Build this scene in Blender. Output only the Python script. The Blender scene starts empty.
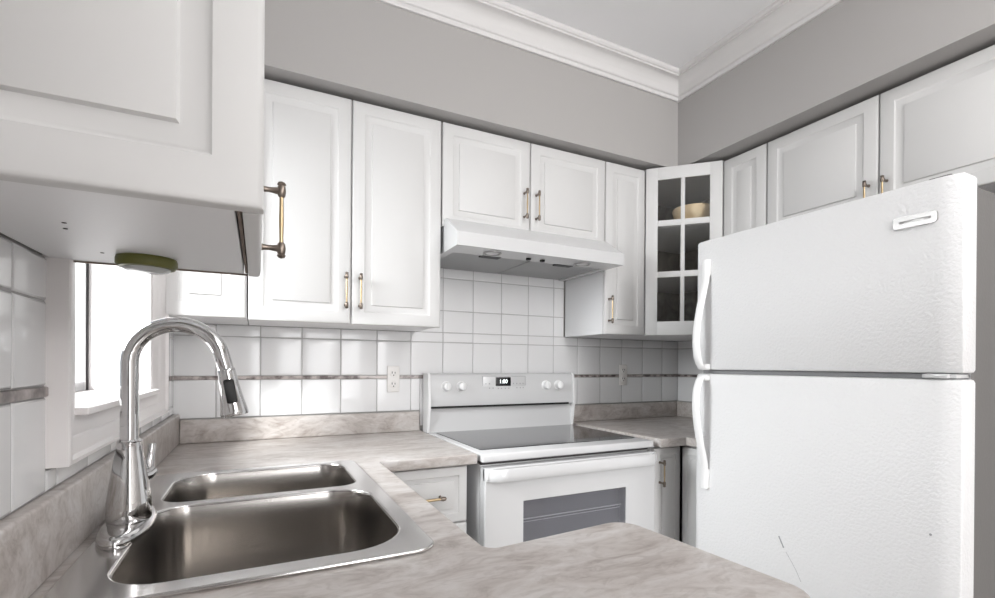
import bpy, bmesh, math, random
from mathutils import Vector, Matrix
random.seed(4)
C = bpy.context.scene.collection
S = bpy.context.scene
PI = math.pi

# ------------------------------------------------------------------ camera
YAW, PIT, ROL = math.radians(26.41), math.radians(-0.139), math.radians(0.375)
fw = Vector((math.sin(YAW)*math.cos(PIT), math.cos(YAW)*math.cos(PIT), math.sin(PIT)))
rt0 = Vector((math.cos(YAW), -math.sin(YAW), 0)); up0 = rt0.cross(fw)
rt = rt0*math.cos(ROL) + up0*math.sin(ROL)
up = -rt0*math.sin(ROL) + up0*math.cos(ROL)
cd = bpy.data.cameras.new('camera'); cam = bpy.data.objects.new('camera', cd); C.objects.link(cam)
cam.matrix_world = Matrix(((rt.x, up.x, -fw.x, .2768), (rt.y, up.y, -fw.y, -2.1006), (rt.z, up.z, -fw.z, 1.206), (0, 0, 0, 1)))
cd.sensor_width = 36; cd.lens = 483.47/995*36; cd.shift_y = (366.01-299)/995; cd.clip_start = .02
S.camera = cam

# ------------------------------------------------------------------ light
w = bpy.data.worlds.new('sky'); S.world = w; w.use_nodes = True
bg = w.node_tree.nodes['Background']; bg.inputs[0].default_value = (.93, .96, 1, 1); bg.inputs[1].default_value = .5

def area(name, loc, target, sx, sy, power, col=(1, 1, 1)):
    l = bpy.data.lights.new(name, 'AREA'); l.shape = 'RECTANGLE'; l.size = sx; l.size_y = sy
    l.energy = power; l.color = col
    o = bpy.data.objects.new(name, l); C.objects.link(o); o.location = loc
    o.rotation_euler = (Vector(target)-Vector(loc)).to_track_quat('-Z', 'Y').to_euler()
    return o
area('window_daylight', (-1.35, -.80, 2.20), (0.05, -.74, 1.45), 1.3, 1.3, 108, (1, .99, .98))
area('added_rear_fill', (1.15, -7.40, 1.20), (1.15, 0, 1.20), 1.9, 2.1, 68, (.985, .99, 1))  # added fill light from an invented opening behind the camera
l = bpy.data.lights.new('low_sun', 'SUN'); l.energy = 5; l.angle = math.radians(12); l.color = (1, .985, .96)
o = bpy.data.objects.new('low_sun', l); C.objects.link(o); o.location = (-2, -2.5, 4); o.rotation_euler = Vector((.5, .75, -.6)).to_track_quat('-Z', 'Y').to_euler()
l = bpy.data.lights.new('added_far_room_fill', 'POINT'); l.energy = 68; l.shadow_soft_size = .32; l.color = (1, .99, .985)  # invented lamp in the unseen far room, added as soft fill
o = bpy.data.objects.new('added_far_room_fill', l); C.objects.link(o); o.location = (1.35, -4.60, 2.18)
l = bpy.data.lights.new('added_kitchen_fill', 'POINT'); l.energy = 14; l.shadow_soft_size = .22; l.color = (1, .995, .99)  # unseen lamp added to brighten the ceiling and right side
o = bpy.data.objects.new('added_kitchen_fill', l); C.objects.link(o); o.location = (1.42, -2.25, 2.28)
S.view_settings.view_transform = 'Standard'; S.view_settings.look = 'None'
S.view_settings.exposure = 0.45; S.view_settings.gamma = 1; S.view_settings.use_curve_mapping = False

# ------------------------------------------------------------------ materials
def mat(name, col, rough=.5, metal=0, coat=0, spec=.5):
    m = bpy.data.materials.new(name); m.use_nodes = True
    b = m.node_tree.nodes['Principled BSDF']
    b.inputs['Base Color'].default_value = (*col, 1); b.inputs['Roughness'].default_value = rough
    b.inputs['Metallic'].default_value = metal; b.inputs['Coat Weight'].default_value = coat
    b.inputs['Specular IOR Level'].default_value = spec
    return m
def nodes(m): return m.node_tree.nodes, m.node_tree.links, m.node_tree.nodes['Principled BSDF']
def noise_col(m, scale, c1, c2, detail=6, dist=0, lo=.35, hi=.65, stretch=(1, 1, 1), rot=0, coord='Object'):
    N, L, b = nodes(m)
    tc = N.new('ShaderNodeTexCoord'); mp = N.new('ShaderNodeMapping'); nz = N.new('ShaderNodeTexNoise'); cr = N.new('ShaderNodeValToRGB')
    mp.inputs['Scale'].default_value = stretch; mp.inputs['Rotation'].default_value = (0, 0, rot)
    nz.inputs['Scale'].default_value = scale; nz.inputs['Detail'].default_value = detail; nz.inputs['Distortion'].default_value = dist
    cr.color_ramp.elements[0].position = lo; cr.color_ramp.elements[0].color = (*c1, 1)
    cr.color_ramp.elements[1].position = hi; cr.color_ramp.elements[1].color = (*c2, 1)
    L.new(tc.outputs[coord], mp.inputs[0]); L.new(mp.outputs[0], nz.inputs['Vector']); L.new(nz.outputs['Fac'], cr.inputs[0])
    L.new(cr.outputs[0], b.inputs['Base Color'])
    return nz, cr
def bump(m, scale, strength, dist=.002, detail=3, stretch=(1, 1, 1), kind='noise'):
    N, L, b = nodes(m)
    tc = N.new('ShaderNodeTexCoord'); mp = N.new('ShaderNodeMapping'); mp.inputs['Scale'].default_value = stretch
    nz = N.new('ShaderNodeTexNoise' if kind == 'noise' else 'ShaderNodeTexVoronoi'); nz.inputs['Scale'].default_value = scale
    if kind == 'noise': nz.inputs['Detail'].default_value = detail
    bp = N.new('ShaderNodeBump'); bp.inputs['Strength'].default_value = strength; bp.inputs['Distance'].default_value = dist
    L.new(tc.outputs['Object'], mp.inputs[0]); L.new(mp.outputs[0], nz.inputs['Vector'])
    L.new(nz.outputs[0], bp.inputs['Height']); L.new(bp.outputs[0], b.inputs['Normal'])

M = {}
M['paint'] = mat('grey_wall_paint', (.43, .415, .405), .75); bump(M['paint'], 300, .05)
M['ceiling'] = mat('ceiling_paint', (.90, .90, .91), .85)
M['trimpaint'] = mat('white_trim_paint', (.72, .705, .70), .5)
M['casing'] = mat('white_casing_paint', (.80, .77, .765), .4)
M['cab'] = mat('white_cabinet_foil', (.66, .655, .65), .5, spec=.35); bump(M['cab'], 18, .03, .003, 1)
M['cabbox'] = mat('white_melamine', (.84, .84, .85), .45)
M['rawedge'] = mat('raw_edge_brown', (.20, .15, .12), .7)
M['gap'] = mat('dark_reveal', (.05, .045, .045), .8)
M['tile'] = mat('white_glazed_tile', (.78, .78, .785), .17, coat=.1); bump(M['tile'], 14, .10, .004, 1)
M['grout'] = mat('grey_grout', (.44, .43, .43), .9)
M['strip'] = mat('marbled_border_tile', (.3, .25, .23), .3); noise_col(M['strip'], 28, (.13, .105, .10), (.60, .54, .52), 5, 0, .38, .62)
def laminate(name):
    m = mat(name, (.5, .47, .45), .30)
    N, L, b = nodes(m)
    tc = N.new('ShaderNodeTexCoord'); mp = N.new('ShaderNodeMapping'); mp.inputs['Rotation'].default_value = (0, 0, -.35)
    mp.inputs['Scale'].default_value = (1, 2.2, 2.2)
    n1 = N.new('ShaderNodeTexNoise'); n1.inputs['Scale'].default_value = 5.5; n1.inputs['Detail'].default_value = 9; n1.inputs['Roughness'].default_value = .68; n1.inputs['Distortion'].default_value = 1.3
    n2 = N.new('ShaderNodeTexNoise'); n2.inputs['Scale'].default_value = 17; n2.inputs['Detail'].default_value = 6; n2.inputs['Distortion'].default_value = 2.0
    c1 = N.new('ShaderNodeValToRGB'); e = c1.color_ramp.elements
    e[0].position = .30; e[0].color = (.32, .275, .25, 1); e[1].position = .68; e[1].color = (.62, .595, .58, 1)
    k = e.new(.48); k.color = (.50, .46, .435, 1)
    c2 = N.new('ShaderNodeValToRGB'); f = c2.color_ramp.elements
    f[0].position = .36; f[0].color = (.80, .78, .765, 1); f[1].position = .52; f[1].color = (1, 1, 1, 1)
    mx = N.new('ShaderNodeMix'); mx.data_type = 'RGBA'; mx.blend_type = 'MULTIPLY'; mx.inputs[0].default_value = .8
    L.new(tc.outputs['Object'], mp.inputs[0]); L.new(mp.outputs[0], n1.inputs['Vector']); L.new(mp.outputs[0], n2.inputs['Vector'])
    L.new(n1.outputs['Fac'], c1.inputs[0]); L.new(n2.outputs['Fac'], c2.inputs[0])
    L.new(c1.outputs[0], mx.inputs[6]); L.new(c2.outputs[0], mx.inputs[7]); L.new(mx.outputs[2], b.inputs['Base Color'])
    return m
M['lam'] = laminate('marbled_laminate')
M['steel'] = mat('brushed_steel', (.43, .41, .39), .20, 1); bump(M['steel'], 60, .05, .001, 2, (1, 1, .05))
M['steel'].node_tree.nodes['Principled BSDF'].inputs['Anisotropic'].default_value = .5
M['rim'] = mat('polished_steel_rim', (.68, .67, .66), .16, 1)
M['chrome'] = mat('chrome', (.64, .635, .635), .05, 1)
M['black'] = mat('black_plastic', (.010, .010, .010), .45, spec=.3)
M['brass'] = mat('worn_brass', (.47, .36, .22), .32, 1)
M['pewter'] = mat('antique_bronze', (.24, .20, .17), .35, 1)
M['enamel'] = mat('white_enamel', (.64, .64, .645), .22, coat=.3)
M['knob'] = mat('white_knob_plastic', (.84, .84, .84), .35)
M['fridge'] = mat('white_textured_enamel', (.76, .76, .765), .40); bump(M['fridge'], 130, .62, .0035, 2)
M['fridgeside'] = mat('fridge_enamel_shaded', (.15, .144, .14), .5); bump(M['fridgeside'], 150, .2, .002, 2)  # white enamel darkened in its colour to imitate the shaded side
M['gasket'] = mat('grey_gasket', (.25, .25, .255), .6)
M['glasstop'] = mat('black_ceramic_glass', (.018, .019, .021), .07, coat=.5)
M['filter'] = mat('aluminium_mesh', (.36, .36, .36), .5, .5); bump(M['filter'], 260, .5, .002, 0, kind='v')
M['socket'] = mat('outlet_plastic', (.82, .80, .78), .35)
M['green'] = mat('olive_green_plastic', (.115, .115, .022), .45)
M['lens'] = mat('clear_lens', (.8, .82, .82), .12); M['lens'].node_tree.nodes['Principled BSDF'].inputs['Transmission Weight'].default_value = .4
M['floor'] = mat('floor_tile', (.6, .57, .54), .35); noise_col(M['floor'], 5, (.56, .53, .50), (.66, .63, .60))
M['cavity'] = mat('oven_cavity_enamel', (.33, .33, .34), .4)
M['rack'] = mat('oven_rack_steel', (.8, .8, .8), .3)
M['mottle'] = mat('mottled_brown_lining', (.1, .1, .09), .7); noise_col(M['mottle'], 9, (.22, .205, .18), (.50, .475, .42), 7, 1.2, .3, .7)
M['bowl'] = mat('straw_coloured_bowl', (.66, .50, .30), .5); noise_col(M['bowl'], 14, (.68, .50, .30), (.92, .78, .56), 4, .5, .3, .7)
M['badge'] = mat('badge_chrome', (.36, .35, .345), .35, 1)
M['display'] = mat('display_black', (.006, .006, .008), .15)
M['scuff'] = mat('grey_scuff', (.30, .30, .31), .6)
M['print'] = mat('grey_print', (.35, .35, .36), .5)
m = M['digits'] = mat('lit_digits', (1, 1, 1)); bb = m.node_tree.nodes['Principled BSDF']
bb.inputs['Emission Color'].default_value = (.9, 1, 1, 1); bb.inputs['Emission Strength'].default_value = 1.2
def glassmat(name, tint, gloss=.08, fac=.12, rough=.02):
    m = bpy.data.materials.new(name); m.use_nodes = True; N = m.node_tree.nodes; L = m.node_tree.links
    for n in list(N): N.remove(n)
    out = N.new('ShaderNodeOutputMaterial'); t = N.new('ShaderNodeBsdfTransparent'); g = N.new('ShaderNodeBsdfGlossy'); x = N.new('ShaderNodeMixShader')
    t.inputs[0].default_value = (*tint, 1); g.inputs['Roughness'].default_value = rough
    lw = N.new('ShaderNodeLayerWeight'); lw.inputs[0].default_value = .5
    pw = N.new('ShaderNodeMath'); pw.operation = 'POWER'; pw.inputs[1].default_value = 4.5
    ma = N.new('ShaderNodeMath'); ma.operation = 'MULTIPLY_ADD'; ma.inputs[1].default_value = .35; ma.inputs[2].default_value = .04
    L.new(lw.outputs['Facing'], pw.inputs[0]); L.new(pw.outputs[0], ma.inputs[0]); L.new(ma.outputs[0], x.inputs[0]); L.new(t.outputs[0], x.inputs[1]); L.new(g.outputs[0], x.inputs[2]); L.new(x.outputs[0], out.inputs[0])
    return m
M['pane'] = glassmat('window_glass', (.95, .97, .98))
M['cabglass'] = glassmat('cabinet_glass', (.97, .97, .96))
M['ovenglass'] = glassmat('oven_glass', (.82, .82, .84))

# ------------------------------------------------------------------ helpers
def BM(): return bmesh.new()
def bx(bm, x0, x1, y0, y1, z0, z1, bev=0, seg=2, mi=0):
    r = bmesh.ops.create_cube(bm, size=1)
    vs = r['verts']
    for v in vs:
        v.co = Vector(((x0+x1)/2+v.co.x*(x1-x0), (y0+y1)/2+v.co.y*(y1-y0), (z0+z1)/2+v.co.z*(z1-z0)))
    fs = set(f for v in vs for f in v.link_faces)
    for f in fs: f.material_index = mi
    if bev:
        es = list(set(e for v in vs for e in v.link_edges))
        r = bmesh.ops.bevel(bm, geom=es, offset=bev, segments=seg, affect='EDGES', profile=.5)
        for f in r['faces']: f.material_index = mi
def prism(bm, pts, z0, z1, axis='z', mi=0):
    """closed polygon (a,b) extruded along axis"""
    def P(a, b, c):
        return {'z': (a, b, c), 'x': (c, a, b), 'y': (a, c, b)}[axis]
    A = [bm.verts.new(P(a, b, z0)) for a, b in pts]; B = [bm.verts.new(P(a, b, z1)) for a, b in pts]
    n = len(pts); fs = []
    for i in range(n): fs.append(bm.faces.new((A[i], A[(i+1) % n], B[(i+1) % n], B[i])))
    fs.append(bm.faces.new(A[::-1])); fs.append(bm.faces.new(B))
    for f in fs: f.material_index = mi
    bmesh.ops.recalc_face_normals(bm, faces=fs)
def loft(bm, rings, cap0=True, cap1=True, mi=0, closed=True):
    R = [[bm.verts.new(p) for p in r] for r in rings]; n = len(rings[0]); fs = []
    for a, b in zip(R, R[1:]):
        for i in range(n if closed else n-1):
            fs.append(bm.faces.new((a[i], a[(i+1) % n], b[(i+1) % n], b[i])))
    if cap0: fs.append(bm.faces.new(R[0][::-1]))
    if cap1: fs.append(bm.faces.new(R[-1]))
    for f in fs: f.material_index = mi
    return fs
def frame_of(d):
    d = d.normalized(); a = Vector((0, 0, 1)) if abs(d.z) < .9 else Vector((0, 1, 0))
    u = d.cross(a).normalized(); v = u.cross(d).normalized(); return u, v
def lathe(bm, prof, origin=(0, 0, 0), axis=(0, 0, 1), n=24, mi=0, cap=True):
    """prof: list of (radius, distance along axis)"""
    o = Vector(origin); ax = Vector(axis).normalized(); u, v = frame_of(ax)
    rings = [[o+ax*h+(u*math.cos(2*PI*i/n)+v*math.sin(2*PI*i/n))*max(r, 1e-5) for i in range(n)] for r, h in prof]
    fs = loft(bm, rings, cap, cap, mi)
    bmesh.ops.recalc_face_normals(bm, faces=fs)
def tube(bm, pts, rad, n=16, mi=0, flat=None):
    pts = [Vector(p) for p in pts]; rings = []
    rr = rad if isinstance(rad, (list, tuple)) else [rad]*len(pts)
    t0 = (pts[1]-pts[0]).normalized(); u, v = frame_of(t0)
    for k, p in enumerate(pts):
        t = (pts[min(k+1, len(pts)-1)]-pts[max(k-1, 0)]).normalized()
        u = (u-t*u.dot(t)).normalized(); v = t.cross(u)
        rings.append([p+(u*math.cos(2*PI*i/n)+v*math.sin(2*PI*i/n))*rr[k] for i in range(n)])
    fs = loft(bm, rings, mi=mi); bmesh.ops.recalc_face_normals(bm, faces=fs)
def obj(name, bm, mt, parent=None, smooth=None, sub=0):
    me = bpy.data.meshes.new(name); bm.to_mesh(me); bm.free()
    for q in (mt if isinstance(mt, (list, tuple)) else [mt]): me.materials.append(M[q])
    o = bpy.data.objects.new(name, me); C.objects.link(o)
    if parent: o.parent = parent
    if smooth is None: smooth = 40
    if smooth:
        for p in me.polygons: p.use_smooth = True
        me.set_sharp_from_angle(angle=math.radians(smooth))
    return o
def thing(name, label, cat, loc=(0, 0, 0), rz=0, group=None):
    o = bpy.data.objects.new(name, None); C.objects.link(o); o.empty_display_size = .1
    o.location = loc; o.rotation_euler = (0, 0, rz); o['label'] = label; o['category'] = cat
    if group: o['group'] = group
    return o
def tag(o, label, cat, group=None):
    o['label'] = label; o['category'] = cat
    if group: o['group'] = group
    return o
def struct(name, bm, mt, parent=None, **k):
    o = obj(name, bm, mt, parent, **k); o['kind'] = 'structure'; return o
def dup(root, loc, rz, label):
    r = root.copy(); C.objects.link(r); r.location = loc; r.rotation_euler = (0, 0, rz); r['label'] = label
    for ch in list(root.children):
        c = ch.copy(); C.objects.link(c); c.parent = r
        for g in ch.children:
            d = g.copy(); C.objects.link(d); d.parent = c
    return r
def rrect(x0, x1, y0, y1, r, n=8):
    pts = []
    rs = r if isinstance(r, (list, tuple)) else [r]*4     # corners: x1y1, x0y1, x0y0, x1y0
    for (cx, cy, a, q) in ((x1, y1, 0, rs[0]), (x0, y1, 90, rs[1]), (x0, y0, 180, rs[2]), (x1, y0, 270, rs[3])):
        ox = cx-q if cx == x1 else cx+q; oy = cy-q if cy == y1 else cy+q
        for k in range(n+1):
            t = math.radians(a+90*k/n); pts.append((ox+q*math.cos(t), oy+q*math.sin(t)))
    return pts
def slab(name, loops, z0, z1, bev, mt, parent=None):
    """flat slab with holes and rounded edges, from closed outlines (outer first)"""
    cu = bpy.data.curves.new(name, 'CURVE'); cu.dimensions = '2D'; cu.fill_mode = 'BOTH'
    cu.extrude = (z1-z0)/2-bev; cu.bevel_depth = bev; cu.bevel_resolution = 3; cu.offset = -bev
    for lp in loops:
        sp = cu.splines.new('POLY'); sp.points.add(len(lp)-1); sp.use_cyclic_u = True
        for p, (a, b) in zip(sp.points, lp): p.co = (a, b, 0, 1)
    t = bpy.data.objects.new(name+'_tmp', cu); C.objects.link(t)
    bpy.context.view_layer.update()
    me = bpy.data.meshes.new_from_object(t.evaluated_get(bpy.context.evaluated_depsgraph_get()))
    bpy.data.objects.remove(t); bpy.data.curves.remove(cu)
    me.name = name; me.transform(Matrix.Translation((0, 0, (z0+z1)/2)))
    me.materials.clear(); me.materials.append(M[mt])
    o = bpy.data.objects.new(name, me); C.objects.link(o)
    if parent: o.parent = parent
    for p in me.polygons: p.use_smooth = True
    me.set_sharp_from_angle(angle=math.radians(40))
    return o

W = 2.515; CZ = 2.59; ZT = .91
BY = -.378; BX = 2.104       # bulkhead faces

# ------------------------------------------------------------------ room shell
b = BM(); bx(b, -.2, W+.1, -7.6, .1, -.1, 0); struct('floor', b, 'floor')
b = BM(); bx(b, -.2, W+.1, -7.6, .1, CZ, CZ+.1); ceil = struct('ceiling', b, 'ceiling')
b = BM(); bx(b, -.2, W+.1, 0, .1, 0, CZ); wb = struct('wall_back', b, 'paint')
b = BM(); bx(b, W, W+.1, -7.5, 0, 0, CZ); wr = struct('wall_right', b, 'paint')
OY0, OY1, OZ0, OZ1 = -1.078, -.415, 1.118, 2.06     # window opening
b = BM()
bx(b, -.2, 0, -7.5, OY0, 0, CZ); bx(b, -.2, 0, OY1, 0, 0, CZ); bx(b, -.2, 0, OY0, OY1, 0, OZ0); bx(b, -.2, 0, OY0, OY1, OZ1, CZ)
wl = struct('wall_left', b, 'paint')
b = BM()
bx(b, -.2, .1, -7.6, -7.5, 0, CZ); bx(b, 2.2, W+.1, -7.6, -7.5, 0, CZ); bx(b, .1, 2.2, -7.6, -7.5, 2.35, CZ)
struct('wall_front', b, 'paint')
b = BM(); bx(b, 0, .42, -2.72, -2.62, 0, CZ); struct('wall_added_shade', b, 'paint')  # unseen wall added to shade the near-left end panel from rear light
# bulkheads above the cabinets
b = BM(); prism(b, [(0, 0), (0, BY), (BX, BY), (BX, -7.5), (W, -7.5), (W, 0)], 2.162, CZ)
struct('bulkhead', b, 'paint', ceil, smooth=0)
# crown moulding along the bulkheads
prof = [(0, -.104), (.010, -.104), (.012, -.098), (.012, -.088), (.018, -.085), (.020, -.080)]
prof += [(.020+.042*(1-math.cos(t*PI/2/7)), -.080+.052*math.sin(t*PI/2/7)) for t in range(1, 8)]
prof += [(.068, -.028), (.068, -.020), (.074, -.018), (.078, -.012), (.078, 0)]
b = BM()
rings = [[(x, y0, CZ+dz) for d, dz in prof for x, y0 in [P(d)]] for P in (
    lambda d: (0, BY-d), lambda d: (BX-d, BY-d), lambda d: (BX-d, -7.5))]
fs = loft(b, rings, False, False, closed=False); bmesh.ops.recalc_face_normals(b, faces=fs)
bmesh.ops.reverse_faces(b, faces=[f for f in b.faces if f.normal.z > .3])
struct('trim_1', b, 'trimpaint', smooth=25)

# ---- tiles: real bevelled tiles on a grout bed
def tiles(name, P, a_lines, z_lines, regions, parent, th=.006, g=.0014):
    """P(a, z, out) -> xyz.  regions: list of (a0,a1,z0,z1) kept"""
    bt = BM(); bgm = BM()
    for (r0, r1, s0, s1) in regions:
        al = [r0]+[a for a in a_lines if r0+.004 < a < r1-.004]+[r1]
        zl = [s0]+[z for z in z_lines if s0+.004 < z < s1-.004]+[s1]
        fs = loft(bgm, [[P(r0, s0, 0.001), P(r1, s0, .001), P(r1, s1, .001), P(r0, s1, .001)], [P(r0, s0, th-.002), P(r1, s0, th-.002), P(r1, s1, th-.002), P(r0, s1, th-.002)]])
        bmesh.ops.recalc_face_normals(bgm, faces=fs)
        for a0, a1 in zip(al, al[1:]):
            for z0, z1 in zip(zl, zl[1:]):
                if a1-a0 < .008 or z1-z0 < .008: continue
                t = random.uniform(-.0002, .0002); q = random.uniform(-.0002, .0002)
                rr = []
                for ins, out in ((g, th-.003), (g, th-.0018), (g+.0014, th-.0004), (g+.004, th)):
                    A0, A1, Z0, Z1 = a0+ins, a1-ins, z0+ins, z1-ins
                    k = out > th-.001
                    rr.append([P(A0, Z0, out+k*(t+q)), P(A1, Z0, out+k*(-t+q)), P(A1, Z1, out+k*(-t-q)), P(A0, Z1, out+k*(t-q))])
                fs = loft(bt, rr, False, True); bmesh.ops.recalc_face_normals(bt, faces=fs)
    o1 = obj('tile_grout', bgm, 'grout', parent, smooth=0)
    o2 = obj(name, bt, 'tile', parent, smooth=60)
    return o2
Pb = lambda a, z, o: (a, -o, z)
Pl = lambda a, z, o: (o, a, z)
Pr = lambda a, z, o: (W-o, a, z)
XL = [(k+1.918)*.15-.3 for k in range(0, 20)]
tiles('wall_tile', Pb, XL, [1.307, 1.453, 1.602], [(0, .93, 1.0, 1.143), (1.72, W, 1.0, 1.143), (.93, 1.72, .93, 1.143), (0, W, 1.157, 1.352), (.915, 1.70, 1.352, 1.75)], wb)
b = BM(); bx(b, 0.007, W-.007, -.0075, -.001, 1.1435, 1.1565, .001); obj('border_strip', b, 'strip', wb)
YL = [-1.299+.15*k for k in range(-9, 9)]
tiles('wall_tile', Pl, YL, [1.293], [(-2.6, -1.19, 1.018, 1.156), (-2.6, -1.19, 1.171, 1.3557), (-1.19, -.007, 1.018, 1.05), (-.312, -.007, 1.05, 1.143), (-.312, -.007, 1.157, 1.35)], wl)
b = BM(); bx(b, .001, .009, -2.6, -1.19, 1.1565, 1.1705, .002); bx(b, .001, .0075, -.312, -.0075, 1.1435, 1.1565, .001); obj('border_strip', b, 'strip', wl)
tiles('wall_tile', Pr, [-.085-.15*k for k in range(6)], [1.307], [(-.79, -.007, 1.0, 1.143), (-.79, -.007, 1.157, 1.352)], wr)
b = BM(); bx(b, W-.0075, W-.001, -.79, -.007, 1.1435, 1.1565, .001); obj('border_strip', b, 'strip', wr)

# ---- window: jamb lining, sash, pane, casing, sill
b = BM()
bx(b, -.2, 0.004, OY0, OY0+.012, OZ0, OZ1); bx(b, -.2, 0.004, OY1-.012, OY1, OZ0, OZ1); bx(b, -.2, 0.004, OY0, OY1, OZ1-.012, OZ1)
bx(b, -.2, 0.026, OY0, OY1, OZ0, OZ0+.012, .002)
win = struct('window_1', b, 'casing', smooth=0)
b = BM()
for y0, y1, z0, z1 in ((OY0+.012, OY0+.055, OZ0+.012, OZ1-.012), (OY1-.028, OY1-.020, OZ0+.012, OZ1-.012), (OY0+.055, OY1-.028, OZ0+.012, OZ0+.036), (OY0+.055, OY1-.028, OZ1-.05, OZ1-.012)):
    bx(b, -.175, -.138, y0, y1, z0, z1, .002)
obj('sash', b, 'enamel', win)
b = BM(); bx(b, -.172, -.1345, OY1-.020, OY1-.0125, OZ0+.012, OZ1-.012); obj('weatherstrip', b, 'gap', win)
b = BM(); bx(b, -.158, -.153, OY0+.05, OY1-.024, OZ0+.03, OZ1-.045); obj('pane', b, 'pane', win)
# moulded picture-frame casing (stepped profile, mitred)
cp = [(0, .001), (0, .031), (.002, .033), (.008, .033), (.013, .026), (.028, .023), (.038, .0205), (.042, .017), (.056, .0145), (.062, .010), (.080, .0065), (.080, .001)]
cw_s, cw_b = 1.53, .86       # side and bottom casing widths relative to the .08 profile
def ring_pt(s, o, c):
    iy0, iy1, iz0, iz1 = OY0+.006, OY1-.002, OZ0+.004, OZ1-.006
    d = .080-s
    return [(o, iy0-d*cw_s, iz0-d*cw_b), (o, iy1+d*cw_s*.82, iz0-d*cw_b), (o, iy1+d*cw_s*.82, iz1+d*cw_s), (o, iy0-d*cw_s, iz1+d*cw_s)][c]
b = BM()
rings = [[ring_pt(s, o, c) for s, o in cp] for c in (0, 1, 2, 3, 0)]
fs = loft(b, rings, False, False, closed=True); bmesh.ops.remove_doubles(b, verts=b.verts, dist=1e-5); bmesh.ops.recalc_face_normals(b, faces=b.faces)
obj('window_casing', b, 'casing', win, smooth=30)
# invented patio opening behind the camera, added for light: a plain glazed door
b = BM()
for x0, x1, z0, z1 in ((.1, .2, 0, 2.35), (2.1, 2.2, 0, 2.35), (1.1, 1.2, 0, 2.35), (.2, 2.1, 2.25, 2.35), (.2, 2.1, 0, .1)): bx(b, x0, x1, -7.58, -7.52, z0, z1)
pd = struct('door_1', b, 'enamel', smooth=0)
b = BM(); bx(b, .2, 2.1, -7.555, -7.55, .1, 2.25); obj('pane', b, 'pane', pd)

# ------------------------------------------------------------------ cabinet pieces
RP = [(0, .005), (.002, .0016), (.0065, 0), (.043, 0), (.0465, .0035), (.050, .0045), (.066, .0070), (.069, .0070), (.071, .0020), (.074, .0008)]
def panel(bm, x0, x1, z0, z1, yf, th=.019, prof=RP, mi=0):
    """raised-panel slab facing -y, front plane at yf"""
    rr = [[(x0, yf+th, z0), (x1, yf+th, z0), (x1, yf+th, z1), (x0, yf+th, z1)]]
    for ins, dep in prof:
        ins = min(ins, (x1-x0)/2-.004, (z1-z0)/2-.004)
        rr.append([(x0+ins, yf+dep, z0+ins), (x1-ins, yf+dep, z0+ins), (x1-ins, yf+dep, z1-ins), (x0+ins, yf+dep, z1-ins)])
    fs = loft(bm, rr, True, True, mi); bmesh.ops.recalc_face_normals(bm, faces=fs)
def slim(prof, k): return [(i if i < .01 else .006+(i-.006)*k, d) for i, d in prof]
def pull(name, parent, x, yf, z0, z1, vertical=True, s=1.0):
    """bar pull on two posts; x is its centre, z0..z1 post heights (or x-range if horizontal)"""
    b = BM(); out = .027*s
    if vertical:
        for z in (z0, z1): lathe(b, [(.0055*s, 0), (.0042*s, .004), (.0036*s, .012), (.005*s, out-.006), (.006*s, out-.004)], (x, yf, z), (0, -1, 0), 14, 1)
        for z, d in ((z0, -1), (z1, 1)):
            lathe(b, [(.0034*s, -.009*s), (.0052*s, -.007*s), (.0062*s, 0), (.0056*s, .006*s), (.0048*s, .008*s), (.0062*s, .010*s), (.0045*s, .013*s), (.001, .0145*s)], (x, yf-out, z), (0, 0, d), 14, 1)
        lathe(b, [(.0032*s, 0), (.0028*s, (z1-z0)*.2), (.0034*s, (z1-z0)*.5), (.0028*s, (z1-z0)*.8), (.0032*s, z1-z0)], (x, yf-out, z0), (0, 0, 1), 14, 0)
    else:
        for q in (z0, z1): lathe(b, [(.0055, 0), (.004, .004), (.0045, out-.005), (.006, out-.003)], (q, yf, x), (0, -1, 0), 14, 1)
        for q, d in ((z0, -1), (z1, 1)): lathe(b, [(.004, -.010), (.0075, 0), (.006, .009), (.001, .013)], (q, yf-out, x), (d, 0, 0), 14, 1)
        lathe(b, [(.0042, 0), (.0046, (z1-z0)*.5), (.0042, z1-z0)], (z0, yf-out, x), (1, 0, 0), 14, 0)
    return obj(name, b, ('brass', 'pewter'), parent)
def carcass(t, w, d, z0, z1, back=-.009, mt='cabbox'):
    b = BM(); bx(b, .001, w-.001, -d, back, z0, z1, .0008, 1)
    return obj('body', b, mt, t)
def door(t, x0, x1, z0, z1, d, k=1.0, name='door'):
    b = BM(); panel(b, x0, x1, z0, z1, -d-.021, .019, slim(RP, k)); return obj(name, b, 'cab', t)

UB, UT = 1.352, 2.148; D = .312
t = thing('wall_cabinet', 'narrow white upper cabinet in the window corner, first on the back wall, brightly lit', 'cabinet', (0.012, 0, 0), 0, 'white upper kitchen cabinets')
carcass(t, .234, D, UB, UT); door(t, .003, .230, UB, UT-.004, D)
t = thing('wall_cabinet', 'wide white two-door upper cabinet left of the range hood with two brass pulls', 'cabinet', (.247, 0, 0), 0, 'white upper kitchen cabinets')
carcass(t, .663, D, UB, UT)
d1 = door(t, .002, .325, UB-.004, UT-.004, D); d2 = door(t, .329, .661, UB-.004, UT-.004, D)
pull('handle', d1, .307, -D-.021, 1.413, 1.512); pull('handle', d2, .356, -D-.021, 1.413, 1.512)
t = thing('wall_cabinet', 'short white two-door cabinet directly above the range hood', 'cabinet', (.912, 0, 0), 0, 'white upper kitchen cabinets')
carcass(t, .790, D, 1.77, UT)
d1 = door(t, .002, .391, 1.742, UT-.004, D); d2 = door(t, .395, .788, 1.742, UT-.004, D)
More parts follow.
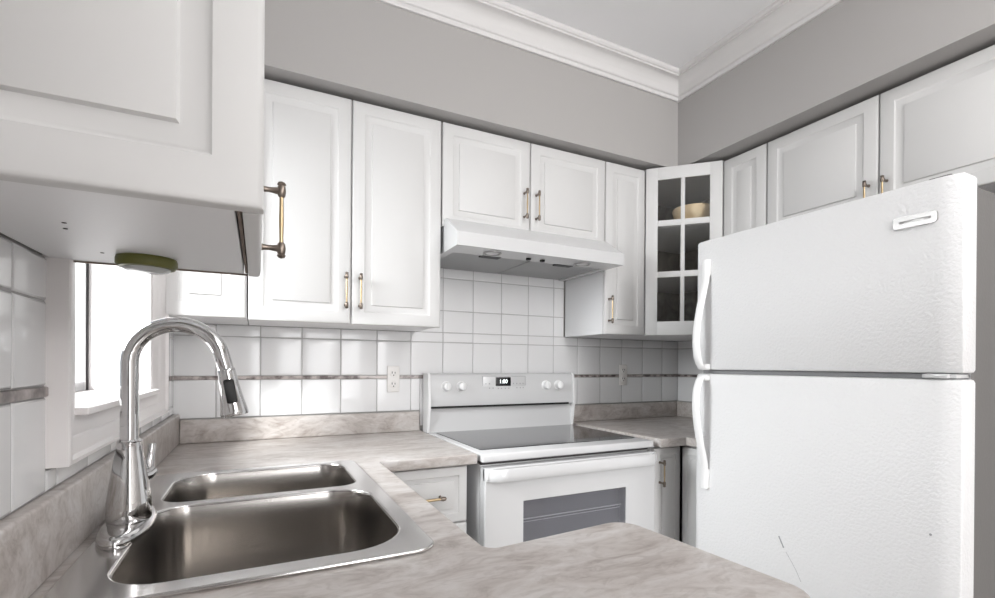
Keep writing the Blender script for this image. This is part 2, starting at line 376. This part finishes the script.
pull('handle', d1, .363, -D-.021, 1.826, 1.925); pull('handle', d2, .421, -D-.021, 1.826, 1.925)
t = thing('wall_cabinet', 'tall narrow white upper cabinet between the range hood and the glass corner cabinet', 'cabinet', (1.703, 0, 0), 0, 'white upper kitchen cabinets')
carcass(t, .242, D, UB, UT); d1 = door(t, .002, .240, UB, UT-.004, D)
pull('handle', d1, .022, -D-.021, 1.413, 1.512)
# over the fridge and beside it (right wall, facing the window)
RZ = -PI/2
t = thing('wall_cabinet', 'narrow white upper cabinet between the glass corner cabinet and the doors over the fridge', 'cabinet', (W, -.573, 0), RZ, 'white upper kitchen cabinets')
carcass(t, .210, D, UB, UT); door(t, .002, .208, UB, UT-.004, D)
t = thing('wall_cabinet', 'wide white two-door cabinet above the fridge on the right wall', 'cabinet', (W, -.785, 0), RZ, 'white upper kitchen cabinets')
carcass(t, .814, D, 1.745, UT)
d1 = door(t, .002, .405, 1.745, UT-.004, D); d2 = door(t, .409, .812, 1.745, UT-.004, D)
pull('handle', d1, .378, -D-.021, 1.772, 1.838); pull('handle', d2, .432, -D-.021, 1.772, 1.838)

# ---- glass corner cabinet
cx0, cy0, cx1, cy1 = 1.947, -.331, 2.184, -.568
t = thing('corner_cabinet', 'white diagonal corner cabinet with a six-pane glass door and dark mottled inside', 'cabinet')
b = BM()
foot = [(1.948, -.009), (1.948, cy0), (cx1, -.570), (W-.001, -.570), (W-.001, -.009)]
inn = [(1.962, -.02), (1.962, cy0-.004), (cx1-.004, -.556), (W-.014, -.556), (W-.014, -.02)]
prism(b, foot, UB, UB+.018); prism(b, foot, UT-.02, UT)
prism(b, inn, 1.63, 1.642); prism(b, inn, 1.866, 1.880)
bx(b, 1.948, 1.960, cy0, -.009, UB+.018, UT-.02); bx(b, cx1, W-.001, -.570, -.558, UB+.018, UT-.02)
obj('body', b, 'cabbox', t, smooth=0)
b = BM(); bx(b, 1.961, W-.003, -.018, -.010, UB+.018, UT-.02); bx(b, W-.012, W-.003, -.557, -.018, UB+.018, UT-.02)
bx(b, 1.9605, 1.9625, cy0, -.018, UB+.018, UT-.02); bx(b, cx1+.005, W-.012, -.5575, -.5555, UB+.018, UT-.02)
obj('lining', b, 'mottle', t, smooth=0)
L = math.hypot(cx1-cx0, cy1-cy0)
def diag(bm):
    nx = -math.sqrt(.5)
    Mx = Matrix(((.70711, .70711, 0, cx0), (-.70711, .70711, 0, cy0), (0, 0, 1, 0), (0, 0, 0, 1)))
    bmesh.ops.transform(bm, matrix=Mx, verts=bm.verts)
# door: stiles, rails and muntins in local (along, depth, z), front towards -y
gx0, gx1, gz0, gz1 = .055, L-.053, 1.416, 2.086
b = BM()
bx(b, .001, gx0, -.020, -.002, UB, UT-.004, .0015); bx(b, gx1, L-.001, -.020, -.002, UB, UT-.004, .0015)
bx(b, gx0-.001, gx1+.001, -.0198, -.002, UB, gz0, .001); bx(b, gx0-.001, gx1+.001, -.0198, -.002, gz1, UT-.004, .001)
xm = .166; bx(b, xm-.009, xm+.009, -.0195, -.004, gz0-.001, gz1+.001, .0015)
for z in (1.638, 1.880): bx(b, gx0-.001, gx1+.001, -.019, -.004, z-.014, z+.014, .0015)
diag(b); dr = obj('door', b, 'cab', t)
b = BM(); bx(b, gx0-.005, gx1+.005, -.009, -.0065, gz0-.005, gz1+.005); diag(b); obj('pane', b, 'cabglass', dr, smooth=0)
# bowl on the upper shelf
b = BM()
lathe(b, [(r*1.2, h*1.15) for r, h in [(.030, 0), (.034, .003), (.056, .018), (.073, .040), (.082, .072), (.080, .079), (.074, .075), (.066, .045), (.05, .024), (.02, .010)]], n=40)
bo = tag(obj('bowl', b, 'bowl'), 'straw-coloured bowl on the upper shelf behind the corner cabinet glass', 'bowl')
bo.location = (2.182, -.406, 1.8805)

# ---- near-left wall cabinet by the window
t = thing('wall_cabinet', 'large close-up white upper cabinet at top left beside the window, seen from below', 'cabinet', (0, -1.566, 0), PI/2, 'white upper kitchen cabinets')
b = BM(); bx(b, .001, .385, -.256, -.0075, 1.356, UT, .001, 1); obj('body', b, 'cabbox', t)
b = BM(); panel(b, .001, .386, 1.353, UT-.004, -.281, .018); d1 = obj('door', b, 'cab', t)
b = BM()   # end panel facing the camera (local -x side)
rr = []
for ins, dep in [(0, -.018)]+[(i, d) for i, d in RP]:
    A0, A1, Z0, Z1 = -.2815+ins, -.001-ins, 1.354+ins, UT-ins
    xx = -.019+dep if dep >= 0 else 0
    rr.append([(xx, A0, Z0), (xx, A1, Z0), (xx, A1, Z1), (xx, A0, Z1)])
fs = loft(b, rr, True, True); bmesh.ops.recalc_face_normals(b, faces=fs); obj('end_panel', b, 'cab', t)
b = BM(); bx(b, .001, .385, -.2612, -.2578, 1.3575, 1.40); bx(b, .0002, .0012, -.256, -.01, 1.3555, 1.3575); obj('edge_strip', b, 'rawedge', t, smooth=0)
b = BM(); bx(b, .3835, .386, -.262, -.010, 1.3535, 1.3565); obj('edge_strip', b, 'rawedge', t, smooth=0)
for px, py in ((.139, -.090), (.168, -.083), (.299, -.086)):
    b = BM(); lathe(b, [(.0022, 0), (.0022, .0006)], (px, py, 1.3553), n=10); obj('screw_hole', b, 'gap', t)
pull('handle', d1, .362, -.281, 1.400, 1.497, s=1.15)
# olive puck light stuck underneath
t = thing('puck_light', 'round olive green puck light with a clear lens stuck under the left cabinet', 'light', (.134, -1.252, 1.3555))
b = BM(); lathe(b, [(.036, 0), (.037, -.003), (.037, -.010), (.034, -.014), (.028, -.015)], n=40); obj('housing', b, 'green', t)
b = BM(); lathe(b, [(.029, -.0145), (.026, -.018), (.018, -.020), (.001, -.021)], n=40); obj('lens', b, 'lens', t)

# ------------------------------------------------------------------ worktops
def worktop(label, loops, splashes, cat='countertop'):
    o = slab('worktop', loops, ZT-.036, ZT, .006, 'lam')
    tag(o, label, cat)
    for (x0, x1, y0, y1, z1) in splashes:
        b = BM(); bx(b, x0, x1, y0, y1, ZT+.0003, z1, .005, 3); s_ = obj('backsplash', b, 'lam', o)
    return o
SX0, SX1, SY0, SY1 = .052, .528, -1.362, -.610      # sink cut-out
def rnd(pts, i, r, n=6):
    p = Vector(pts[i]); a = Vector(pts[i-1]); c = Vector(pts[(i+1) % len(pts)])
    u = (a-p).normalized(); v = (c-p).normalized(); th = u.angle(v); dd = r/math.tan(th/2)
    A = p+u*dd; Bp = p+v*dd; cen = p+(u+v).normalized()*(r/math.sin(th/2)); out = []
    for k in range(n+1):
        q = A.lerp(Bp, k/n)-cen; out.append(tuple(cen+q.normalized()*r))
    return out
raw = [(.002, -.002), (.002, -2.0), (.60, -2.0), (.60, -1.735), (.938, -1.735), (.912, -1.372), (.610, -1.398), (.612, -.628), (.935, -.628), (.935, -.002)]
rad = {4: .045, 5: .045, 6: .02, 7: .008, 3: .03}
outl = []
for i, p in enumerate(raw): outl += rnd(raw, i, rad[i]) if i in rad else [p]
hole = rrect(SX0, SX1, SY0, SY1, .05)
worktop('marbled grey-beige laminate worktop around the sink with the peninsula in front', [outl, hole],
        [(.001, .024, -2.0, -.002, 1.018), (.0245, .924, -.022, -.009, .997)])
raw = [(1.738, -.002), (1.738, -.648), (1.880, -.648), (1.880, -.792), (W-.002, -.792), (W-.002, -.002)]
outl = []
for i, p in enumerate(raw): outl += rnd(raw, i, .006) if i in (2,) else [p]
worktop('marbled grey laminate worktop in the right corner between the stove and the fridge', [outl],
        [(1.738, W-.0225, -.022, -.009, .997), (W-.022, W-.009, -.79, -.009, .997)])

# ------------------------------------------------------------------ base cabinets
KZ = ZT-.038
def base(label, loc, rz, w, d, group='white base cabinets'):
    t = thing('base_cabinet', label, 'cabinet', loc, rz, group)
    b = BM(); bx(b, .001, w-.001, -d, -.009, .10, KZ, .001, 1); obj('body', b, 'cabbox', t)
    b = BM(); bx(b, .001, w-.001, -d+.05, -d+.065, .0, .10); obj('toe_kick', b, 'cabbox', t)
    return t
t = base('white base cabinet with a drawer, left of the stove', (.625, 0, 0), 0, .292, .580)
b = BM(); panel(b, .004, .286, .682, KZ-.006, -.601, .019, slim(RP, .62)); dr = obj('drawer', b, 'cab', t); pull('handle', dr, .772, -.601, .098, .19, False)
door(t, .004, .286, .11, .676, .580)
t = base('white corner base cabinet with one narrow door, right of the stove', (1.746, 0, 0), 0, .168, .580)
d1 = door(t, .002, .150, .11, KZ-.008, .582, .62); pull('handle', d1, .030, -.603, .722, .805)
t = base('narrow white base cabinet between the corner door and the fridge', (W, -.606, 0), RZ, .176, .598)
door(t, .004, .174, .11, KZ-.008, .598, .62)
# sink base (open top so the bowls hang free) and peninsula base
t = thing('base_cabinet', 'white sink base cabinet along the window wall under the sink', 'cabinet', (0, -1.39, 0), PI/2, 'white base cabinets')
b = BM()
for q in ((.001, .018, -.575, -.01, .1, KZ), (.785, .802, -.575, -.01, .1, KZ), (.018, .785, -.575, -.01, .1, .118), (.018, .785, -.02, -.01, .118, KZ)): bx(b, *q)
obj('body', b, 'cabbox', t, smooth=0)
b = BM(); bx(b, .001, .802, -.53, -.515, 0, .1); obj('toe_kick', b, 'cabbox', t)
for x0, x1 in ((.003, .399), (.403, .80)):
    dd = door(t, x0, x1, .11, KZ-.008, .576); pull('handle', dd, x1-.03 if x0 < .1 else x0+.03, -.597, .70, .80)
t = thing('base_cabinet', 'white peninsula base cabinet under the near end of the worktop', 'cabinet', (.93, -1.40, 0), PI, 'white base cabinets')
b = BM(); bx(b, .03, .93-.001, .001, .34, .10, KZ, .001, 1); obj('body', b, 'cabbox', t)
b = BM(); bx(b, .06, .90, .05, .30, 0, .10); obj('toe_kick', b, 'cabbox', t)

# ------------------------------------------------------------------ sink
t = thing('kitchen_sink', 'stainless steel double-bowl drop-in sink set into the worktop', 'sink', (0, 0, ZT))
RZ0 = .0006
A = (.098, .497, -.912, -.632)     # far (small) bowl x0,x1,y0,y1
Bq = (.098, .505, -1.335, -.942)    # near (large) bowl
ra = [.06, .085, .05, .045]; rb = [.085, .06, .07, .10]
rim = slab('rim', [rrect(.040, .538, -1.374, -.600, .035), rrect(*A, ra), rrect(*Bq, rb)], RZ0, RZ0+.007, .0034, 'rim', t)
def bowl_mesh(q, rs, depth):
    b = BM(); rings = []
    prof = [(-.003, .0045), (.001, .003), (.003, -.006), (.006, -.05), (.010, -depth+.03), (.018, -depth+.010), (.035, -depth+.001), (.07, -depth)]
    for ins, z in prof:
        rings.append([(x, y, z) for x, y in rrect(q[0]+ins, q[1]-ins, q[2]+ins, q[3]-ins, [max(r-ins*.6, .01) for r in rs])])
    fs = loft(b, rings, False, True); bmesh.ops.recalc_face_normals(b, faces=b.faces)
    bmesh.ops.reverse_faces(b, faces=b.faces)
    return b
for q, rs, dp in ((A, ra, .165), (Bq, rb, .195)):
    bo = obj('bowl', bowl_mesh(q, rs, dp), 'steel', t, smooth=50)
    b = BM(); lathe(b, [(.045, -dp+.0012), (.043, -dp+.004), (.036, -dp+.003), (.034, -dp+.0015)], ((q[0]+q[1])/2, (q[2]+q[3])/2, 0), n=28); obj('drain', b, 'chrome', bo)

# ------------------------------------------------------------------ faucet
FX, FY = .078, -1.064
t = thing('faucet', 'tall chrome pull-down faucet with a gooseneck spout behind the sink', 'faucet', (FX, FY, ZT+.0078))
b = BM(); rings = []
def ell(a, c, z): return [(a*math.cos(2*PI*i/40), c*abs(math.sin(2*PI*i/40))**.9*(1 if math.sin(2*PI*i/40) >= 0 else -1), z) for i in range(40)]
for k, z in ((0.97, 0), (1, .003), (1, .008), (.93, .013), (.80, .016), (.5, .017)): rings.append(ell(.037*k, .112-.037*(1-k), z))
fs = loft(b, rings); bmesh.ops.recalc_face_normals(b, faces=b.faces); obj('base_plate', b, 'chrome', t)
b = BM(); lathe(b, [(.0305, .014), (.033, .018), (.033, .030), (.032, .050), (.028, .080), (.0235, .110), (.0195, .135), (.0185, .150), (.019, .152), (.0165, .155)], n=40); obj('body', b, 'chrome', t)
AR = .0675; zt = .288; sp = [(0, 0, .150), (0, 0, .2), (0, 0, .25)]
tw = math.radians(-4)
for k in range(0, 25):
    a = math.radians(180-k*(169/24)); x = AR*1.05+AR*1.05*math.cos(a); z = zt+AR*1.02*math.sin(a)
    sp.append((x*math.cos(tw), x*math.sin(tw), z))
# spray head continues the spout
hd = (Vector(sp[-1])-Vector(sp[-2])).normalized(); sp.append(tuple(Vector(sp[-1])+hd*.030)); p1 = Vector(sp[-1]); dirv = (Vector(sp[-1])-Vector(sp[-2])).normalized(); dirv = Vector((.17, 0, -.985)).normalized()
b = BM(); tube(b, sp, .0135, 24); obj('spout', b, 'chrome', t)
b = BM(); lathe(b, [(.0135, -.006), (.0148, -.004), (.0148, .000), (.0152, .004), (.0165, .025), (.0200, .055), (.0235, .074), (.0240, .078), (.0225, .082), (.017, .083)], p1, dirv, 36)
sh = obj('spray_head', b, 'chrome', t)
camdir = (Vector((.2768, -2.1, 1.2))-(Vector((FX, FY, ZT))+p1)); camdir.z = 0
side = camdir-dirv*camdir.dot(dirv); side.normalize(); tang = dirv.cross(side).normalized()
b = BM(); rings = []
for out, k in ((-.002, 1), (.0015, 1), (.0024, .85)):
    rg = []
    for px, py in rrect(-.0088*k, .0088*k, -.022*k, .022*k, .004*k, 5):
        h = .036+py; r = .0150+(h-.004)*.105
        rg.append(p1+dirv*h+tang*px+side*(math.sqrt(max(r*r-px*px, 0))+out))
    rings.append(rg)
loft(b, rings); bmesh.ops.recalc_face_normals(b, faces=b.faces); obj('button', b, 'black', sh)
b = BM()   # lever on the far side
tube(b, [(.008, .006, .085), (.024, .022, .088), (.031, .029, .094)], [.012, .011, .009], 16)
tube(b, [(.022, .024, .090), (.024, .029, .100), (.026, .033, .122), (.027, .036, .140)], [.0085, .0075, .006, .0065], 14)
obj('lever', b, 'chrome', t)

# ------------------------------------------------------------------ stove
SX, SW = .948, .760
t = thing('electric_range', 'white freestanding electric range with a black glass cooktop', 'stove', (SX, -.012, 0))
b = BM()
bx(b, 0.004, SW-.004, -.595, 0, .04, .868, .003)
bx(b, .012, SW-.012, -.56, -.02, 0, .04)
obj('body', b, 'enamel', t)
b = BM()     # cooktop: white frame and glass
bx(b, 0, SW, -.628, 0.0, .878, .906, .006, 3)
ck = obj('cooktop', b, 'enamel', t)
b = BM(); prism(b, rrect(.030, SW-.022, -.545, -.075, .012), .9055, .9085); gl = obj('glass_top', b, 'glasstop', ck, smooth=0)
b = BM(); bx(b, .006, SW-.006, -.60, -.55, .866, .880); obj('vent_gap', b, 'gap', t)
# backguard
b = BM()
prism(b, [(0, .906), (-.058, .906), (-.050, 1.016), (-.072, 1.018), (-.076, 1.030), (-.066, 1.155), (-.056, 1.166), (-.006, 1.166), (0, 1.16)], .002, SW-.002, 'x')
bgd = obj('backguard', b, 'enamel', t, smooth=50)
b = BM(); bx(b, .004, SW-.030, -.0745, -.050, 1.0125, 1.0215); obj('vent_slot', b, 'black', bgd)
b = BM(); prism(b, [(0, .9065), (-.064, .9065), (-.081, 1.014), (-.082, 1.030), (-.071, 1.160), (-.060, 1.169), (0, 1.169)], -.006, .004, 'x')
obj('end_cap', b, 'knob', bgd, smooth=50); b = BM(); prism(b, [(0, .9065), (-.064, .9065), (-.081, 1.014), (-.082, 1.030), (-.071, 1.160), (-.060, 1.169), (0, 1.169)], SW-.004, SW+.004, 'x'); obj('end_cap', b, 'knob', bgd, smooth=50)
def on_face(z): return -.076+(z-1.030)*(.010/.125)
nrm = Vector((0, -1, .08)).normalized()
for kx in (.078, .150, .596, .668):
    b = BM(); z = 1.108; lathe(b, [(.024, -.002), (.024, .003), (.019, .005), (.0185, .022), (.016, .026), (.001, .027)], (kx, on_face(z)+.001, z), nrm, 28)
    bx(b, kx-.003, kx+.003, on_face(z)-.032, on_face(z)-.02, z-.016, z+.017, .001)
    obj('knob', b, 'knob', bgd)
b = BM(); bx(b, .322, .402, on_face(1.128)-.0032, on_face(1.128)+.006, 1.107, 1.148, .001); dp = obj('display', b, 'display', bgd)
b = BM(); bx(b, .255, .482, on_face(1.12)-.0009, on_face(1.12)+.004, 1.086, 1.1535, .0005); bx(b, .2575, .4795, on_face(1.12)-.0012, on_face(1.12)+.004, 1.088, 1.1515, .0005, mi=1); obj('control_panel', b, ('print', 'enamel'), bgd)
for px in (.272, .290, .308, .416, .434, .452, .468):
    for pz in (1.098, 1.118, 1.138):
        if random.random() < .8: b = BM(); lathe(b, [(.0032, 0), (.0032, .0008)], (px, on_face(pz)-.0014, pz), (0, -1, 0), 8); obj('button', b, 'print', bgd)
for px in (.335, .352, .372, .390): b = BM(); lathe(b, [(.003, 0), (.003, .0008)], (px, on_face(1.096)-.0014, 1.096), (0, -1, 0), 8); obj('button', b, 'print', bgd)
fc = bpy.data.curves.new('clock_digits', 'FONT'); fc.body = '1:00'; fc.size = .026; fc.align_x = 'CENTER'; fc.extrude = .0004
fo = bpy.data.objects.new('clock_digits', fc); C.objects.link(fo); bpy.context.view_layer.update()
me = bpy.data.meshes.new_from_object(fo.evaluated_get(bpy.context.evaluated_depsgraph_get())); bpy.data.objects.remove(fo); bpy.data.curves.remove(fc)
me.name = 'clock_digits'; me.transform(Matrix.Translation((.362, on_face(1.128)-.0040, 1.120)) @ Matrix.Rotation(PI/2, 4, 'X')); me.materials.clear(); me.materials.append(M['digits'])
o = bpy.data.objects.new('clock_digits', me); C.objects.link(o); o.parent = dp
o.parent = bgd
# oven door with a window opening
wx0, wx1, wz0, wz1 = .152, .606, .470, .738
b = BM(); X0, X1, Z0, Z1 = .004, SW-.004, .250, .862
R = lambda a, c, d, e, y: [(a, y, d), (c, y, d), (c, y, e), (a, y, e)]
loft(b, [R(wx0, wx1, wz0, wz1, -.598), R(X0, X1, Z0, Z1, -.598), R(X0, X1, Z0, Z1, -.636), R(X0+.004, X1-.004, Z0+.004, Z1-.004, -.640), R(wx0-.001, wx1+.001, wz0-.001, wz1+.001, -.640), R(wx0, wx1, wz0, wz1, -.639), R(wx0, wx1, wz0, wz1, -.598)], False, False)
bmesh.ops.remove_doubles(b, verts=b.verts, dist=1e-5); bmesh.ops.recalc_face_normals(b, faces=b.faces)
od = obj('oven_door', b, 'enamel', t)
b = BM(); bx(b, wx0-.004, wx1+.004, -.637, -.634, wz0-.004, wz1+.004); obj('window', b, 'ovenglass', od, smooth=0)
b = BM()     # mid-grey back of the oven, in front of the body
bx(b, wx0-.003, wx1+.003, -.601, -.5965, wz0-.003, wz1+.003); obj('oven_liner', b, 'cavity', od, smooth=0)
b = BM()
for z in (.560, .665):
    tube(b, [(wx0, -.612, z), (wx1, -.612, z)], .0022, 8); tube(b, [(wx0, -.607, z-.012), (wx1, -.607, z-.012)], .0014, 8)
for k in range(1): pass
obj('rack', b, 'rack', od)
b = BM()     # handle: wide flat bar curving back at the ends
rings = []
for k in range(0, 21):
    u = k/20; x = .004+u*(SW-.010); e = min(u, 1-u); out = .034*min(1, e/.02)**.5
    y = -.640-out; rings.append([(x, y, .818), (x, y+.012, .822), (x, y+.016, .846), (x, y+.012, .858), (x, y, .862), (x, y-.004, .856), (x, y-.005, .835), (x, y-.004, .822)])
loft(b, rings); bmesh.ops.recalc_face_normals(b, faces=b.faces)
bx(b, .006, .040, -.655, -.638, .824, .858, .003); bx(b, SW-.040, SW-.008, -.655, -.638, .824, .858, .003)
obj('handle', b, 'enamel', od, smooth=50)
b = BM(); bx(b, .006, SW-.008, -.636, -.598, .055, .242, .004); obj('storage_drawer', b, 'enamel', t)

# ------------------------------------------------------------------ range hood
t = thing('range_hood', 'white under-cabinet range hood above the stove', 'range hood', (.921, 0, 0))
HW = .772
b = BM()
sd = [(-.009, 1.640), (-.470, 1.640), (-.472, 1.690), (-.352, 1.767), (-.009, 1.767)]
prism(b, sd, 0, .006, 'x'); prism(b, sd, HW-.006, HW, 'x')
prism(b, [(-.460, 1.640), (-.470, 1.640), (-.472, 1.690), (-.352, 1.767), (-.009, 1.767), (-.009, 1.760), (-.350, 1.760), (-.462, 1.686)], .006, HW-.006, 'x')
bx(b, .006, HW-.006, -.462, -.348, 1.640, 1.645)
bx(b, .006, .03, -.348, -.010, 1.640, 1.645); bx(b, HW-.03, HW-.006, -.348, -.010, 1.640, 1.645)
obj('canopy', b, 'enamel', t, smooth=30)
for x0, x1 in ((.031, .383), (.389, HW-.031)):
    b = BM(); bx(b, x0, x1, -.347, -.012, 1.6445, 1.650, .001); obj('filter', b, 'filter', t)
for x in (.172, .600):
    b = BM(); lathe(b, [(.036, 0), (.036, -.003), (.030, -.004), (.029, -.001)], (x, -.405, 1.6398), n=28); la = obj('lamp', b, 'badge', t)
    b = BM(); lathe(b, [(.028, -.0005), (.02, -.002), (.001, -.0025)], (x, -.405, 1.6398), n=28); obj('lens', b, 'knob', la)
for x in (.195, .548):
    b = BM(); bx(b, x-.042, x+.042, -.352, -.318, 1.6385, 1.646); obj('vent_slot', b, 'black', t)
for x in (.342, .408):
    b = BM(); lathe(b, [(.011, 0), (.011, -.006), (.008, -.008), (.001, -.008)], (x, -.392, 1.640), n=16); obj('switch', b, 'black', t)

# ------------------------------------------------------------------ refrigerator
FD = .762; FW = .770
t = thing('refrigerator', 'white textured top-freezer refrigerator against the right wall', 'refrigerator', (W, -.800, 0), RZ)
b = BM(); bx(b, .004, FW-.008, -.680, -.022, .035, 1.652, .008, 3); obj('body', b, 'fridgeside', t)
for x in (.05, FW-.05):
    for y in (-.62, -.08): b = BM(); lathe(b, [(.02, 0), (.02, .02), (.012, .02), (.012, .036)], (x, y, 0), n=14); obj('foot', b, 'black', t)
b = BM(); bx(b, .02, FW-.02, -.70, -.675, .04, .10, .003); obj('grille', b, 'gasket', t)
def fdoor(z0, z1):
    pl = []
    rx, ry = .060, .016
    for k in range(9): a = math.radians(180+90*k/8); pl.append((rx*.45+rx*.45*math.cos(a), -FD+ry+ry*math.sin(a)))
    for k in range(7): q = k/6; pl.append((FW-.048+.045*q, -FD+.009*q*q))
    for k in range(4): a = math.radians(280+80*k/3); pl.append((FW-.005+.005*math.cos(a), -FD+.015+.005*math.sin(a)))
    pl += [(FW, -.690), (0, -.690)]
    b = BM(); cxm, cym = FW/2, -.725; rings = []
    for ins, z in ((.008, z0), (.003, z0+.002), (0, z0+.008), (0, z1-.008), (.003, z1-.002), (.008, z1)):
        rings.append([(x+(ins if x < cxm else -ins), y+(ins if y < -.72 else 0), z) for x, y in pl])
    loft(b, rings); bmesh.ops.recalc_face_normals(b, faces=b.faces); return b
fz = obj('freezer_door', fdoor(1.193, 1.669), 'fridge', t, smooth=35)
fl = obj('fridge_door', fdoor(.105, 1.178), 'fridge', t, smooth=35)
b = BM(); bx(b, .012, FW-.012, -.692, -.679, .11, 1.650); bx(b, .02, FW-.02, -.74, -.692, 1.179, 1.192); obj('gasket', b, 'gasket', t, smooth=0)
def fhandle(up):
    zs = 1.192 if up else 1.176; s = 1 if up else -1
    H = (.402 if up else .415); b = BM(); rings = []
    keys = [(0, .003), (.006, .022), (.02, .038), (.05, .050), (.09, .056), (.13, .055), (.18, .048), (.23, .037), (.28, .022), (.32, .011), (.34, .008), (H, .008)]
    for k, (dz, o) in enumerate(keys):
        z = zs+s*dz; y = -FD-o; th = .012 if k > 0 else .004
        w0, w1 = (.040, .070)
        rings.append([(w0, y, z), (w1, y, z), (w1, y-.003, z), (w1-.006, y-th*.8, z), (w0+.006, y-th*.8, z), (w0, y-.003, z)])
    loft(b, rings); bmesh.ops.recalc_face_normals(b, faces=b.faces)
    zc = zs+s*(.012); bx(b, .042, .068, -FD-.026, -FD+.004, min(zc-.01, zc+.01), max(zc-.01, zc+.01), .003)
    zc0, zc1 = sorted((zs+s*.345, zs+s*H)); bx(b, .041, .069, -FD-.010, -FD+.004, zc0, zc1, .002)
    return b
obj('handle', fhandle(True), 'knob', fz, smooth=50); obj('handle', fhandle(False), 'knob', fl, smooth=50)
b = BM()
for s in (1, -1):
    pass
pts = rrect(.633, .724, 1.560, 1.590, .008, 5)
prism(b, pts, -FD-.004, -FD+.002, 'y'); bx(b, .646, .711, -FD-.0048, -FD-.003, 1.572, 1.578, .0005); obj('badge', b, 'badge', fz, smooth=30)
b = BM(); bx(b, .690, FW-.012, -.752, -.68, 1.1805, 1.1905, .002); bx(b, .700, .745, -FD-.001, -.70, 1.180, 1.191, .002); obj('hinge', b, 'enamel', t)
b = BM(); bx(b, FW-.075, FW-.028, -.742, -.60, 1.6535, 1.676, .004, 3); obj('hinge_cover', b, 'fridgeside', t)
b = BM(); tube(b, [(.332, -FD-.0002, .672), (.344, -FD-.0002, .648), (.348, -FD-.0002, .640)], .0020, 8)
tube(b, [(.355, -FD, .630), (.385, -FD, .588), (.402, -FD, .555)], .0006, 6); obj('scuff_mark', b, 'scuff', fl); b = BM(); lathe(b, [(.003, -.001), (.003, .001)], (.715, -FD, .798), (0, -1, 0), 10)
obj('scuff_mark', b, 'scuff', fl)

# ------------------------------------------------------------------ electrical outlets
def outlet(label, x, z):
    t = thing('electrical_outlet', label, 'outlet', (x, -.0078, z), 0, 'white duplex outlets in the tiled backsplash')
    b = BM(); bx(b, -.027, .027, -.005, 0, -.057, .057, .003, 3); pl = obj('cover_plate', b, 'socket', t)
    for dz in (-.024, .024):
        b = BM(); lathe(b, [(.0165, .004), (.0165, .0065), (.0155, .0072)], (0, 0, dz), (0, -1, 0), 24); r = obj('receptacle', b, 'socket', t)
        b = BM(); bx(b, -.0075, -.0050, -.0078, -.0066, dz, dz+.009); bx(b, .0050, .0075, -.0078, -.0066, dz, dz+.008)
        lathe(b, [(.0026, .0066), (.0026, .0078)], (0, 0, dz-.007), (0, -1, 0), 10); obj('slot', b, 'black', r, smooth=0)
outlet('white duplex outlet in the backsplash between the faucet and the stove', .808, 1.141)
outlet('white duplex outlet in the backsplash between the stove and the fridge', 2.092, 1.155)

# added ceiling fixtures for the invented fill lamps, unseen behind the camera
t0 = thing('added_ceiling_light', 'added unseen round white ceiling light over the kitchen aisle in front of the fridge', 'ceiling light', (1.42, -2.25, CZ), 0, 'added unseen ceiling lights')
b = BM(); lathe(b, [(.10, -.0005), (.10, -.02), (.06, -.035), (.012, -.04), (.012, -.06), (.03, -.07), (.03, -.08)], n=32); obj('housing', b, 'enamel', t0)
t = thing('added_ceiling_light', 'added unseen round white ceiling light in the far room behind the viewpoint', 'ceiling light', (1.35, -4.60, CZ), 0, 'added unseen ceiling lights')
b = BM(); lathe(b, [(.10, -.0005), (.10, -.02), (.06, -.035), (.012, -.04), (.012, -.09), (.03, -.10), (.03, -.11)], n=32); obj('housing', b, 'enamel', t)
